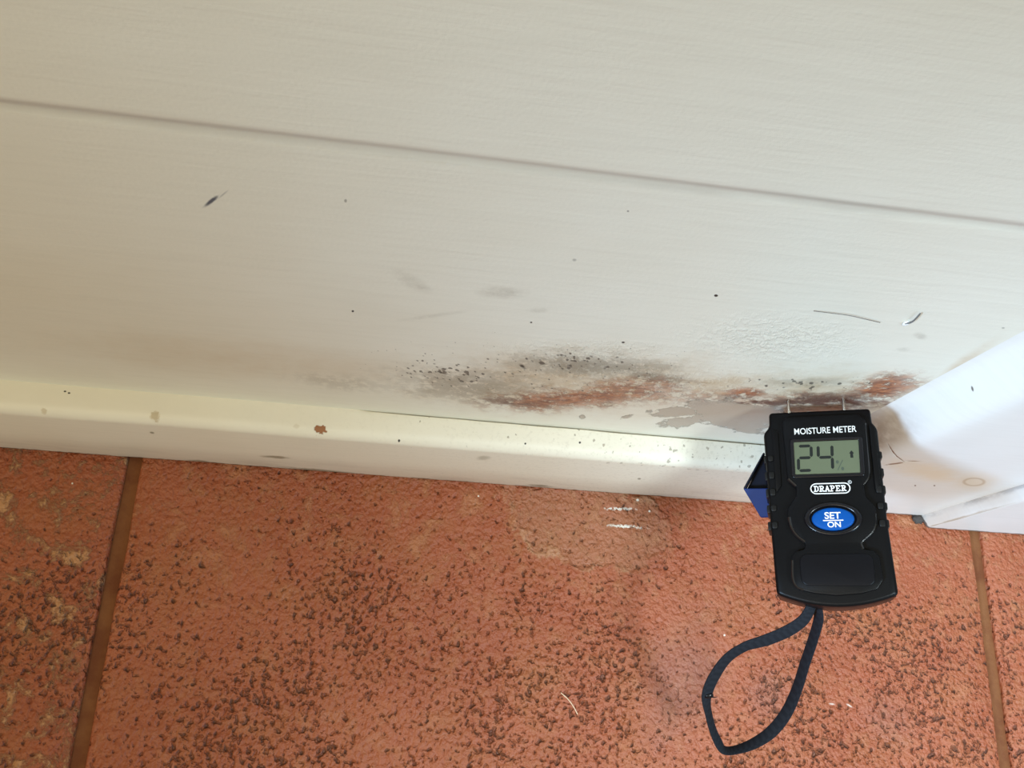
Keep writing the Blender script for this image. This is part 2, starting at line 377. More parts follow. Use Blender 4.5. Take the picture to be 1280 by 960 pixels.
    t.put(hsv.inputs['Value'], t.lin(oi, 0, 1, 0.94, 1.06))
    return t.done(hsv.outputs[0], t.bump(h, 0.0026, 1.0), t.lin(n3, 0.3, 0.7, 0.46, 0.62))

def grout_material():
    t = NT('brown_grout', 0.8, 0.3)
    n = t.noise(t.pos, 60, 4, 0.6); g = t.noise(t.pos, 900, 3)
    c = t.mix(t.step(n, 0.35, 0.65), (0.14, 0.043, 0.015), (0.20, 0.078, 0.028))
    return t.done(c, t.bump(g, 0.0003, 0.5))

def plain(name, color, rough=0.5, spec=0.5, bumpscale=None, bumpd=0.0002, metal=0.0, var=0.12, coat=0.0):
    t = NT(name, rough, spec)
    t.bsdf.inputs['Metallic'].default_value = metal
    t.bsdf.inputs['Coat Weight'].default_value = coat
    n = t.noise(t.obj(), 220, 3)
    c = t.mix(n, tuple(k * (1 - var) for k in color), tuple(min(1, k * (1 + var)) for k in color))
    nm = t.bump(t.noise(t.obj(), bumpscale, 3), bumpd, 0.5) if bumpscale else None
    return t.done(c, nm)

def strap_material():
    t = NT('woven_black_nylon', 0.8, 0.15)
    uv = t.n.new('ShaderNodeUVMap').outputs[0]
    wv = t.n.new('ShaderNodeTexChecker'); t.l.new(uv, wv.inputs['Vector']); wv.inputs['Scale'].default_value = 1.0
    c = t.mix(wv.outputs['Fac'], (0.0085, 0.010, 0.014), (0.012, 0.014, 0.019))
    return t.done(c, t.bump(wv.outputs['Fac'], 0.0001, 0.4))

MAT = dict(wall=wall_material(), bead=bead_material(), pier=pier_material(), arch=architrave_material(), tile=tile_material(), grout=grout_material(),
           black=plain('black_abs_plastic', (0.0032, 0.0032, 0.0037), 0.34, 0.12, 2500, 0.00005),
           gloss=plain('black_gloss_plastic', (0.004, 0.004, 0.006), 0.22, 0.3),
           pad=plain('black_satin_pad', (0.0036, 0.0036, 0.005), 0.34, 0.14),
           rim=plain('black_polished_rim', (0.006, 0.006, 0.007), 0.2, 0.6),
           grip=plain('grip_plastic', (0.006, 0.006, 0.006), 0.40, 0.2),
           blue=plain('blue_button_plastic', (0.002, 0.060, 0.26), 0.5, 0.1),
           capblue=plain('blue_cap_plastic', (0.006, 0.022, 0.115), 0.5, 0.2),
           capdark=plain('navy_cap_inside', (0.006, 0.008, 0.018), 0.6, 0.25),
           white=plain('white_print', (0.70, 0.70, 0.68), 0.6, 0.2, var=0.03),
           grey=plain('grey_print', (0.45, 0.46, 0.46), 0.6, 0.2, var=0.03),
           lcd=plain('lcd_green_grey', (0.105, 0.120, 0.072), 0.45, 0.2, var=0.03),
           seg=plain('lcd_segment', (0.012, 0.014, 0.012), 0.5, 0.2, var=0.02),
           seg2=plain('lcd_small_symbol', (0.06, 0.075, 0.055), 0.5, 0.2, var=0.02),
           steel=plain('steel_pin', (0.62, 0.58, 0.52), 0.25, 0.5, metal=1.0, var=0.05),
           strap=strap_material(),
           hair=plain('dark_hair', (0.16, 0.14, 0.12), 0.5, 0.4),
           splinter=plain('grey_splinter', (0.16, 0.155, 0.15), 0.9, 0.1),
           pale=plain('pale_fibre', (0.72, 0.55, 0.40), 0.5, 0.4),
           chipw=plain('white_paint_flake', (0.82, 0.82, 0.80), 0.6, 0.3),
           dirt=plain('dark_dirt', (0.075, 0.066, 0.062), 0.9, 0.2, 1500, 0.0004, var=0.4))

# ------------------------------------------------------------------ mesh helpers
def link(name, me, mat, parent=None, smooth=False):
    me.materials.append(mat)
    if smooth:
        for p in me.polygons: p.use_smooth = True
    o = bpy.data.objects.new(name, me); COL.objects.link(o)
    if parent: o.parent = parent
    return o

def from_bm(name, bm, mat, parent=None, smooth=False):
    bmesh.ops.recalc_face_normals(bm, faces=bm.faces)
    me = bpy.data.meshes.new(name); bm.to_mesh(me); bm.free()
    return link(name, me, mat, parent, smooth)

def tag(o, label, cat, kind=None, group=None):
    o['label'] = label; o['category'] = cat
    if kind: o['kind'] = kind
    if group: o['group'] = group
    return o

def loft(name, sections, mat, parent=None, smooth=True, closed=True, caps=True):
    """sections: list of rings of 3-D points"""
    bm = bmesh.new(); rings = [[bm.verts.new(p) for p in s] for s in sections]
    n = len(rings[0])
    for a, b in zip(rings, rings[1:]):
        for i in range(n if closed else n - 1):
            j = (i + 1) % n
            bm.faces.new((a[i], a[j], b[j], b[i]))
    if caps and closed:
        bm.faces.new(rings[0][::-1]); bm.faces.new(rings[-1])
    o = from_bm(name, bm, mat, parent, smooth)
    if smooth:
        o.modifiers.new('split', 'EDGE_SPLIT').split_angle = math.radians(40)
    return o

def slab(name, pts, z0, z1, mat, parent=None, bevel=0.0, seg=3, smooth=True):
    bm = bmesh.new()
    a = [bm.verts.new((x, y, z0)) for x, y in pts]; b = [bm.verts.new((x, y, z1)) for x, y in pts]
    bm.faces.new(a[::-1]); bm.faces.new(b)
    for i in range(len(pts)):
        j = (i + 1) % len(pts); bm.faces.new((a[i], a[j], b[j], b[i]))
    o = from_bm(name, bm, mat, parent, smooth)
    if bevel:
        mod = o.modifiers.new('bevel', 'BEVEL'); mod.width = bevel; mod.segments = seg; mod.limit_method = 'ANGLE'; mod.angle_limit = math.radians(32)
    if smooth: o.modifiers.new('split', 'EDGE_SPLIT').split_angle = math.radians(35)
    return o

def round_poly(pts, r, n=5):
    """round every corner of a polygon (mm) with radius r"""
    out = []
    m_ = len(pts)
    for i in range(m_):
        p, q, s = (Vector(pts[(i - 1) % m_]), Vector(pts[i]), Vector(pts[(i + 1) % m_]))
        d1 = (p - q); d2 = (s - q)
        k = min(r, d1.length * 0.45, d2.length * 0.45)
        a = q + d1.normalized() * k; b = q + d2.normalized() * k
        for j in range(n + 1):
            t = j / n
            out.append(tuple((1 - t) ** 2 * a + 2 * t * (1 - t) * q + t * t * b))
    return out

def mm(pts): return [(x * 1e-3, y * 1e-3) for x, y in pts]
def ellipse(cx, cy, rx, ry, n=48): return [(cx + rx * math.cos(2 * math.pi * i / n), cy + ry * math.sin(2 * math.pi * i / n)) for i in range(n)]

def tube(name, pts, rad, mat, parent=None, n=6):
    secs = []
    for i, p in enumerate(pts):
        p = Vector(p); a = Vector(pts[max(0, i - 1)]); b = Vector(pts[min(len(pts) - 1, i + 1)])
        t = (b - a).normalized(); u = t.cross(Vector((0.2, 0.3, 1))).normalized(); w = t.cross(u)
        r = rad[i] if isinstance(rad, (list, tuple)) else rad
        secs.append([p + (u * math.cos(2 * math.pi * k / n) + w * math.sin(2 * math.pi * k / n)) * r for k in range(n)])
    return loft(name, secs, mat, parent)

def catmull(pts, sub=8):
    out = []; P = [Vector(p) for p in pts]
    for i in range(len(P) - 1):
        p0, p1, p2, p3 = P[max(0, i - 1)], P[i], P[i + 1], P[min(len(P) - 1, i + 2)]
        for j in range(sub):
            t = j / sub
            out.append(0.5 * ((2 * p1) + (p2 - p0) * t + (2 * p0 - 5 * p1 + 4 * p2 - p3) * t * t + (3 * p1 - p0 - 3 * p2 + p3) * t ** 3))
    out.append(P[-1]); return out

# ------------------------------------------------------------------ setting: wall, skirting, pier, architrave
XL, XR = -1.05, 1.05
TOP = 0.95
def box_ring(x, y0, y1, z0, z1): return [(x, y0, z0), (x, y1, z0), (x, y1, z1), (x, y0, z1)]
wall = loft('wall_back', [box_ring(XL, WALL_Y + 0.0122, WALL_Y + 0.06, 0.0, TOP), box_ring(XR, WALL_Y + 0.0122, WALL_Y + 0.06, 0.0, TOP)], MAT['wall'], smooth=False)
tag(wall, 'cream painted board wall with rust, mould and peeling paint above the skirting', 'wall', 'structure')

def groove(z):
    d = abs(z - GROOVE_Z)
    return 0.0005 * math.exp(-(d / 0.0016) ** 2)
def plank(z0, z1, at_top):
    zs = []
    zg = z1 if at_top else z0
    for i in range(25): zs.append(0.010 * (i / 24.0) ** 1.3)
    prof = [zg - k for k in zs] if at_top else [zg + k for k in zs]
    far = z0 if at_top else z1
    prof.append(far)
    if at_top: prof = prof[::-1]
    secs = []
    for i in range(41):
        x = XL + (XR - XL) * i / 40
        secs.append([(x, WALL_Y + groove(z), z + 0.00035 * math.sin(x * 23 + 1) * math.exp(-((z - GROOVE_Z) / 0.01) ** 2)) for z in prof] + [(x, WALL_Y + 0.012, prof[-1]), (x, WALL_Y + 0.012, prof[0])])
    return loft('plank', secs, MAT['wall'], wall)
plank(0.0, GROOVE_Z, True)
plank(GROOVE_Z, TOP, False)

# skirting strip, a slim gap opens behind it towards the corner
def gap(x):
    t = min(1, max(0, (x + 0.04) / 0.13))
    return -0.0004 + 0.0004 * min(1, 4 * t) + 0.0006 * t * (0.75 + 0.5 * mnoise.noise((x * 60, 0, 0)))
secs = []
END_X = 0.186
for i in range(241):
    x = XL + (END_X - XL) * i / 240
    wob = 0.00025 * mnoise.noise((x * 18, 3, 1)); wz = 0.0004 * mnoise.noise((x * 22, 8, 2))
    f = FRONT_Y + wob; r = 0.0048; top = BEAD_H + wz
    ring = [(x, WALL_Y - gap(x), 0.0006), (x, f + 0.0005, 0.0006), (x, f, 0.0015), (x, f - 0.0002, 0.03)]
    for k in range(9):
        a = math.pi / 2 * k / 8
        ring.append((x, f + r - r * math.cos(a), top - r + r * math.sin(a) - 0.0006))
    ring += [(x, WALL_Y - gap(x) - 0.0015, top), (x, WALL_Y - gap(x) - 0.0004, top - 0.0003 * (gap(x) > 0)), (x, WALL_Y - gap(x), top - 0.001 * (gap(x) > 0))]
    secs.append(ring)
bead = loft('baseboard_back', secs, MAT['bead'])
tag(bead, 'cream gloss skirting strip with rounded top edge running along the tiled floor', 'skirting', 'structure')

# plaster pier at the right: concave join, rounded corner, flat front down to the floor
def arc(cx, cy, r, a0, a1, n): return [(cx + r * math.cos(math.radians(a0 + (a1 - a0) * i / n)), cy + r * math.sin(math.radians(a0 + (a1 - a0) * i / n))) for i in range(n + 1)]
plan = catmull([(0.1715, WALL_Y + 0.0004, 0), (0.1755, WALL_Y - 0.0002, 0), (0.1785, WALL_Y - 0.0016, 0), (0.1822, WALL_Y - 0.0054, 0), (0.1862, WALL_Y - 0.0092, 0), (0.1905, FRONT_Y + 0.0008, 0), (0.1965, FRONT_Y + 0.0001, 0), (0.206, FRONT_Y, 0)], 5)
plan = [(p.x, p.y) for p in plan] + [(0.235, FRONT_Y), (0.2645, FRONT_Y), (0.2645, WALL_Y + 0.002), (0.1715, WALL_Y + 0.002)]
secs = []
for i in range(61):
    z = 0.0006 + (TOP - 0.0006) * (i / 60) ** 1.6
    secs.append([(x + 0.0007 * mnoise.noise((z * 16, 1.5, 0)) * (0.18 < x < 0.2), y, z) for x, y in plan])
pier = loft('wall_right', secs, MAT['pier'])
tag(pier, 'white painted pier with rounded corner, bright in daylight beside the meter', 'wall', 'structure')

aplan = [(0.2636, 0.0965), (0.2636, 0.0900), (0.2648, 0.0878), (0.2658, 0.0862), (0.2664, 0.0852), (0.2672, 0.0847), (0.2690, 0.0846), (XR, 0.0846), (XR, WALL_Y), (0.2646, WALL_Y)]
secs = []
for i in range(41):
    z = 0.0005 + (TOP - 0.0005) * (i / 40) ** 1.6
    k = 0.00035 * mnoise.noise((z * 45, 4, 0))
    secs.append([(x + (k if 0.0849 < y < 0.0905 else 0), y, z) for x, y in aplan])
arch = loft('trim_1', secs, MAT['arch'])
tag(arch, 'white painted architrave board with worn edge at the right, standing on the tiles', 'architrave', 'structure')

# ------------------------------------------------------------------ floor
FY0, FY1 = -0.75, 0.16
floor = slab('floor', [(XL, FY0), (XR, FY0), (XR, FY1), (XL, FY1)], -0.02, -0.0026, MAT['grout'], smooth=False)
tag(floor, 'terracotta tiled floor with brown grout joints', 'floor', 'structure')
PITCH = TILE_X1 - TILE_X0 + GROUT
def make_tile(x0, x1, y0, y1, seed):
    nx, ny = 48, 48
    e = 0.0011
    def axis(a, b, n):
        core = [a + e + (b - a - 2 * e) * i / (n - 2) for i in range(n - 1)]
        return [a, a + e * 0.35] + core + [b - e * 0.35, b]
    xs, ys = axis(x0, x1, nx), axis(y0, y1, ny)
    cx, cy = (x0 + x1) / 2, (y0 + y1) / 2
    verts = []
    for j, y in enumerate(ys):
        for i, x in enumerate(xs):
            dx = min(i, len(xs) - 1 - i); dy = min(j, len(ys) - 1 - j); k = min(dx, dy)
            z = 0.00055 * mnoise.noise((x * 26, y * 26, seed)) - 0.0003
            z = min(z, 0.0) - (0.0011 if k == 0 else 0.00035 if k == 1 else 0)
            wx = 0.0007 * mnoise.noise((0, y * 30, seed + x0)) if dx < 3 else 0
            wy = 0.0007 * mnoise.noise((x * 30, 0, seed + y0)) if dy < 3 else 0
            verts.append((x - cx + wx, y - cy + wy, z))
    W = len(xs); faces = []
    for j in range(len(ys) - 1):
        for i in range(W - 1):
            faces.append((j * W + i, j * W + i + 1, (j + 1) * W + i + 1, (j + 1) * W + i))
    # skirt down into the bed
    rim = [i for i in range(W)] + [j * W + W - 1 for j in range(1, len(ys))] + [(len(ys) - 1) * W + i for i in range(W - 2, -1, -1)] + [j * W for j in range(len(ys) - 2, 0, -1)]
    base = len(verts)
    for r in rim: verts.append((verts[r][0], verts[r][1], -0.004))
    for k in range(len(rim)):
        k2 = (k + 1) % len(rim); faces.append((rim[k2], rim[k], base + k, base + k2))
    me = bpy.data.meshes.new('tile'); me.from_pydata(verts, [], faces); me.update()
    o = link('tile', me, MAT['tile'], floor, True); o.location = (cx, cy, 0)
    return o
TD = TILE_X1 - TILE_X0
for r in range(2):
    y1 = 0.1005 - r * PITCH; y0 = y1 - TD
    for k in (-2, -1, 0, 1, 2):
        x0 = TILE_X0 + k * PITCH
        if x0 > XR - 0.03 or x0 + TD < XL + 0.03: continue
        make_tile(max(x0, XL + 0.002), min(x0 + TD, XR - 0.002), max(y0, FY0 + 0.002), y1, 3.7 * k + 1.3 * r)

# ------------------------------------------------------------------ moisture meter
RM = Matrix(((0.898339, -0.0044, -0.439281), (0.004216, 0.99999, -0.001394), (0.439283, -0.0006, 0.898349)))
MO = Vector((0.14668, 0.03383, 0.12649))
meter = bpy.data.objects.new('moisture_meter', None); COL.objects.link(meter)
meter.empty_display_size = 0.02
mw = RM.to_4x4(); mw.translation = MO; meter.matrix_world = mw
tag(meter, 'black handheld moisture meter reading 24 with blue button, pins pushed into the wall', 'moisture meter')

bot = [(-18.1 + 37.9 * i / 16, 0.1 - 4.0 * (1 - ((i - 8) / 8) ** 2)) for i in range(17)]
outline = bot + [(19.3, 12), (18.8, 24), (18.7, 56.3), (17.2, 58.6), (17.0, 63.7), (-16.9, 64.0), (-17.1, 58.6), (-19.2, 56.4), (-18.7, 24), (-18.4, 12)]
body = slab('body', mm(outline), -0.0190, -0.0024, MAT['black'], meter, 0.0012, 3)
slab('seam_band', mm([(x * 0.997 + 0.002, 32 + (y - 32) * 0.997) for x, y in outline]), -0.0108, -0.0098, MAT['gloss'], body)

plate = [(-11.2, 61.2), (12.8, 61.0), (14.6, 59.2), (15.2, 57.0), (14.7, 39.0), (12.4, 35.8), (12.6, 32.0), (15.4, 28.2), (15.5, 23.0), (13.6, 19.6), (9.8, 16.4), (10.2, 14.6),
         (13.4, 13.9), (15.0, 12.0), (15.5, 4.6), (13.4, 1.6), (8.5, 0.2), (0.8, -0.5), (-6.0, 0.2), (-11.0, 1.4), (-12.8, 3.8), (-12.6, 12.0), (-11.2, 13.9), (-8.2, 14.6), (-7.8, 16.6),
         (-10.8, 19.4), (-12.8, 23.0), (-12.8, 28.2), (-9.6, 33.0), (-9.4, 36.0), (-12.0, 38.8), (-12.6, 57.0), (-12.6, 59.4)]
slab('face_plate', mm(round_poly(plate, 0.5, 2)), -0.0036, 0.0, MAT['black'], meter, 0.0016, 2)
# outer shoulder rails beside the face plate
for sgn, px in ((1, 16.9), (-1, -15.2)):
    pts = [(px - 0.9, 57.6), (px + 0.9, 56.6), (px + 0.9, 37.0), (px - 0.9, 34.5)]
    slab('side_rail', mm(round_poly(pts, 0.6, 3)), -0.0030, -0.0016, MAT['black'], meter, 0.0006, 2)
# polished rims added along the face plate to draw highlights on its edges
def rim(pts, z=-0.0004, r=0.00042):
    tube('highlight_rim', catmull([Vector((x * 1e-3, y * 1e-3, z)) for x, y in pts], 6), r, MAT['rim'], meter, 8)
rim([(-12.3, 25.6), (-11.9, 22.6), (-10.4, 19.6), (-7.8, 17.2)], r=0.0006)
rim([(15.0, 26.2), (14.8, 22.8), (13.2, 19.8), (10.0, 16.8), (10.2, 14.6)])
rim([(-11.7, 38.9), (-9.3, 36.4)], r=0.0007)
rim([(14.7, 57.6), (14.5, 48.0), (14.2, 39.4), (12.2, 36.2)])
rim([(-12.2, 57.6), (-11.9, 48.0), (-11.7, 40.2)], r=0.0003)
rim([(-12.2, 11.0), (-12.4, 5.0), (-11.4, 2.4), (-9.4, 1.4)], r=0.0005)
# thumb pad
slab('thumb_pad', mm(round_poly([(-10.0, 2.6), (13.0, 2.6), (13.0, 13.0), (-10.0, 13.0)], 3.0, 6)), -0.0008, 0.00035, MAT['pad'], meter, 0.0003, 3)
# grip ridges on both flanks
for y1, y0 in ((48.2, 45.6), (42.3, 39.3), (36.3, 33.3), (30.5, 27.8), (24.7, 21.8)):
    for s, x0 in ((1, 17.8), (-1, -18.1)):
        x1 = x0 + s * 1.5
        slab('grip_ridge', mm(round_poly([(min(x0, x1), y0), (max(x0, x1), y0), (max(x0, x1), y1), (min(x0, x1), y1)], 0.6, 3)), -0.0150, -0.0030, MAT['grip'], meter, 0.0005, 2)
        xb = x0 - s * 0.8
        slab('grip_stud', mm(round_poly([(xb - 0.9, y0 + 0.3), (xb + 0.9, y0 + 0.3), (xb + 0.9, y1 - 0.3), (xb - 0.9, y1 - 0.3)], 0.7, 3)), -0.0030, -0.0017, MAT['grip'], meter, 0.0004, 2)

# display
bez_o = round_poly([(-10.6, 39.0), (13.0, 38.9), (13.4, 52.9), (-10.4, 53.0)], 1.2, 4)
bez_i = round_poly([(-9.4, 40.2), (11.6, 40.1), (12.0, 51.7), (-9.2, 51.8)], 0.35, 4)
def ring_slab(name, outer, inner, z0, z1, mat, parent, bev=0.0):
    bm = bmesh.new(); n = len(outer)
    L = [[bm.verts.new((x * 1e-3, y * 1e-3, z)) for x, y in pts] for pts, z in ((outer, z0), (outer, z1), (inner, z1), (inner, z0))]
    for a, b in zip(L, L[1:] + L[:1]):
        for i in range(n):
            j = (i + 1) % n; bm.faces.new((a[i], a[j], b[j], b[i]))
    o = from_bm(name, bm, mat, parent, True)
    if bev:
        md = o.modifiers.new('bevel', 'BEVEL'); md.width = bev; md.segments = 3; md.limit_method = 'ANGLE'; md.angle_limit = math.radians(40)
    o.modifiers.new('split', 'EDGE_SPLIT').split_angle = math.radians(40)
    return o
ring_slab('display_bezel', bez_o, bez_i, -0.0004, 0.0006, MAT['gloss'], meter, 0.0003)
lcd = slab('display', mm(bez_i), -0.0003, 0.00012, MAT['lcd'], meter, smooth=False)
lcd['label'] = 'grey-green liquid crystal display reading 24 %'

def flat(name, polys, z, mat, parent, th=0.00004):
    bm = bmesh.new()
    for k, pts in enumerate(polys):
        a = [bm.verts.new((x * 1e-3, y * 1e-3, z)) for x, y in pts]; b = [bm.verts.new((x * 1e-3, y * 1e-3, z + th + k * 2e-7)) for x, y in pts]
        bm.faces.new(b)
        for i in range(len(pts)):
            j = (i + 1) % len(pts); bm.faces.new((a[i], a[j], b[j], b[i]))
    return from_bm(name, bm, mat, parent)

def seg_poly(p, q, w):
    p, q = Vector(p), Vector(q); d = (q - p).normalized(); n = Vector((-d.y, d.x)) * w / 2
    return [tuple(p), tuple(p + d * w * 0.5 + n), tuple(q - d * w * 0.5 + n), tuple(q), tuple(q - d * w * 0.5 - n), tuple(p + d * w * 0.5 - n)]
def digit(x0, x1, yt, ym, yb, segs, w=1.0, slant=0.045):
    def S(x, y): return (x + (y - yb) * slant, y)
    P = dict(a=(S(x0, yt), S(x1, yt)), b=(S(x1, yt), S(x1, ym)), c=(S(x1, ym), S(x1, yb)), d=(S(x0, yb), S(x1, yb)), e=(S(x0, yb), S(x0, ym)), f=(S(x0, ym), S(x0, yt)), g=(S(x0, ym), S(x1, ym)))
    out = []
    for s in segs:
        p, q = (Vector(P[s][0]), Vector(P[s][1])); d = (q - p).normalized() * 0.16
        out.append(seg_poly(p + d, q - d, w))
    return out
flat('display_digit', digit(-8.2, -3.9, 50.3, 46.1, 41.6, 'abged'), 0.00013, MAT['seg'], lcd)
flat('display_digit', digit(-1.6, 2.9, 50.3, 46.0, 41.6, 'fgbc'), 0.00013, MAT['seg'], lcd)
pc = [seg_poly((4.5, 41.3), (6.4, 44.9), 0.28)] + [ellipse(4.6, 44.2, 0.5, 0.62, 12), ellipse(6.1, 41.8, 0.5, 0.62, 12)]
flat('percent_sign', pc, 0.00013, MAT['seg2'], lcd)
flat('display_arrow', [[(9.4, 48.1), (8.65, 47.1), (8.95, 46.9), (8.95, 45.5), (9.85, 45.5), (9.85, 46.9), (10.15, 47.1)]], 0.00013, MAT['seg'], lcd)

# printed lettering
def text_mesh(name, body_, x0, x1, y0, y1, z, mat, parent, bold=0.012, skew=0.0):
    cu = bpy.data.curves.new('lettering', 'FONT'); cu.body = body_; cu.offset = bold; cu.fill_mode = 'FRONT'
    ob = bpy.data.objects.new('lettering', cu); COL.objects.link(ob)
    bpy.context.view_layer.update()
    me = bpy.data.meshes.new_from_object(ob.evaluated_get(bpy.context.evaluated_depsgraph_get()))
    bpy.data.objects.remove(ob)
    xs = [v.co.x for v in me.vertices]; ys = [v.co.y for v in me.vertices]
    ax, bx, ay, by = min(xs), max(xs), min(ys), max(ys)
    for v in me.vertices:
        u = (v.co.x - ax) / (bx - ax); w = (v.co.y - ay) / (by - ay)
        v.co = ((x0 + (x1 - x0) * u) * 1e-3, (y0 + (y1 - y0) * w + skew * u) * 1e-3, z)
    me.materials.clear()
    return link(name, me, mat, parent)
text_mesh('lettering', 'MOISTURE METER', -8.7, 11.7, 54.6, 56.85, 0.00006, MAT['white'], meter, 0.006)

def stroke(pts, w):
    out = []
    for p, q in zip(pts, pts[1:]):
        p, q = Vector(p), Vector(q); d = (q - p).normalized(); n = Vector((-d.y, d.x)) * w / 2; e = d * w * 0.35
        out.append([tuple(p - e - n), tuple(q + e - n), tuple(q + e + n), tuple(p - e + n)])
    return out
ST = [(1.5, 0.5), (1.5, 6.5)]
BOWL = [(0.4, 6.5), (3.1, 6.5), (4.2, 5.7), (4.2, 4.3), (3.1, 3.5), (1.5, 3.5)]
GL = {'D': [ST, [(0.4, 0.5), (3.0, 0.5), (4.5, 1.8), (4.5, 5.2), (3.0, 6.5), (0.4, 6.5)]],
      'R': [ST, BOWL, [(2.8, 3.5), (4.2, 0.5), (5.1, 0.5)], [(0.4, 0.5), (2.6, 0.5)]],
      'A': [[(1.1, 0.5), (2.8, 6.5), (4.5, 0.5)], [(1.7, 2.4), (3.9, 2.4)], [(0.4, 0.5), (1.8, 0.5)], [(3.8, 0.5), (5.2, 0.5)]],
      'P': [ST, BOWL, [(0.4, 0.5), (2.6, 0.5)]],
      'E': [ST, [(0.4, 0.5), (4.3, 0.5), (4.3, 1.7)], [(0.4, 6.5), (4.2, 6.5), (4.2, 5.3)], [(1.5, 3.5), (3.2, 3.5)]]}
polys = []; cx = 0.0; raw = []
for ch in 'DRAPER':
    for s in GL[ch]:
        for q in stroke(s, 1.15): raw.append([(x + cx, y) for x, y in q])
    cx += 5.55
mxx = cx - 0.35
logo = [[(-3.75 + x / mxx * 10.4, 34.05 + y / 7.0 * 2.05) for x, y in q] for q in raw]
badge = flat('logo_lettering', logo, 0.00002, MAT['white'], meter)
badge['label'] = 'white capital lettering inside an outlined capsule'
def capsule(cx, cy, hw, hh, n=12):
    pts = []
    for s, a0 in ((1, -90), (-1, 90)):
        for i in range(n + 1):
            a = math.radians(a0 + 180 * i / n); pts.append((cx + s * (hw - hh) + hh * math.cos(a), cy + hh * math.sin(a)))
    return pts
ring_slab('logo_outline', capsule(1.6, 35.1, 6.45, 1.90), capsule(1.6, 35.1, 6.10, 1.56), 0.0, 0.00006, MAT['white'], badge)
ring_slab('registered_mark', ellipse(8.0, 37.1, 0.62, 0.62, 20), ellipse(8.0, 37.1, 0.45, 0.45, 20), 0.0, 0.00006, MAT['grey'], badge)
text_mesh('registered_letter', 'R', 7.72, 8.28, 36.75, 37.45, 0.00006, MAT['grey'], badge, 0.01)

# button with its raised oval collar
ring_slab('button_collar', ellipse(1.6, 24.6, 9.2, 5.7), ellipse(1.6, 24.6, 7.3, 4.25), -0.0003, 0.0011, MAT['gloss'], meter, 0.0006)
bm = bmesh.new(); rings = []
for s, z in ((1.0, -0.0003), (1.0, 0.0007), (0.96, 0.0010), (0.85, 0.00115), (0.5, 0.00125)):
    rings.append([bm.verts.new((x * 1e-3, y * 1e-3, z)) for x, y in ellipse(1.6, 24.5, 6.75 * s, 3.85 * s)])
for a, b in zip(rings, rings[1:]):
    for i in range(48): bm.faces.new((a[i], a[(i + 1) % 48], b[(i + 1) % 48], b[i]))
bm.faces.new(rings[-1])
button = from_bm('button', bm, MAT['blue'], meter, True); button['label'] = 'blue oval SET ON push button'
ZB = 0.00131
text_mesh('button_lettering', 'SET', -1.0, 4.1, 24.45, 26.75, ZB, MAT['white'], button, 0.02)
text_mesh('button_lettering', 'ON', -0.3, 3.9, 21.6, 23.5, ZB, MAT['white'], button, 0.02)
flat('button_line', [[(-1.6, 23.75), (4.8, 23.75), (4.8, 24.1), (-1.6, 24.1)]], ZB - 0.00003, MAT['white'], button)

# pins
for px_, pz in ((-10.0, -3.6), (8.7, -5.4)):
    secs = []
    for y, r in ((62.5, 0.85), (64.4, 0.85), (64.45, 0.55), (69.2, 0.55), (71.2, 0.05)):
        secs.append([(px_ * 1e-3 + r * 1e-3 * math.cos(2 * math.pi * k / 14), y * 1e-3, pz * 1e-3 + r * 1e-3 * math.sin(2 * math.pi * k / 14)) for k in range(14)])
    pin = loft('probe_pin', secs, MAT['steel'], meter); pin['label'] = 'steel probe pin'

# blue protective cap hinged on the back, open side towards the wall
def L3(px, py, z):
    r = RIGHT * ((px - 640) / FPX) + DOWN * ((py - 480) / FPX) + FWD
    n = Vector((RM[0][2], RM[1][2], RM[2][2])); q = MO + n * z
    t = n.dot(q - C0) / n.dot(r)
    return RM.transposed() @ (C0 + r * t - MO)
def prism(name, top, bottom, mat, parent):
    bm = bmesh.new(); a = [bm.verts.new(p) for p in top]; b = [bm.verts.new(p) for p in bottom]
    bm.faces.new(a); bm.faces.new(b[::-1])
    for i in range(len(a)):
        j = (i + 1) % len(a); bm.faces.new((a[i], b[i], b[j], a[j]))
    o = from_bm(name, bm, mat, parent)
    md = o.modifiers.new('bevel', 'BEVEL'); md.width = 0.0003; md.segments = 2; md.limit_method = 'ANGLE'
    return o
A = Vector((-0.0200, 0.0520, -0.0130)); A2 = Vector((-0.012, 0.0520, -0.0130))
B = Vector((-0.0277, 0.0388, -0.0125)); D_ = Vector((-0.012, 0.0384, -0.0125))
Bl = Vector((-0.0223, 0.0288, -0.0165)); Dl = Vector((-0.012, 0.0288, -0.0165))
dn = Vector((0, 0.001, -0.006))
cap = prism('pin_cap', [B, Bl, Dl, D_], [p + dn for p in (B, Bl, Dl, D_)], MAT['capblue'], meter)
cap['label'] = 'blue plastic pin cap sticking out behind the meter'
sink = Vector((0, 0, -0.0040))
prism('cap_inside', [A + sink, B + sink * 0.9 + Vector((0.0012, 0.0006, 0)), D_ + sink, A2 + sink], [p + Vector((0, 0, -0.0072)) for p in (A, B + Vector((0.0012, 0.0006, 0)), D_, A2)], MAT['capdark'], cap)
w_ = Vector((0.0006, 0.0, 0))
prism('cap_wall', [A, B, B + w_ * 1.6, A + w_], [A + dn, B + dn, B + w_ * 1.6 + dn, A + w_ + dn], MAT['capdark'], cap)

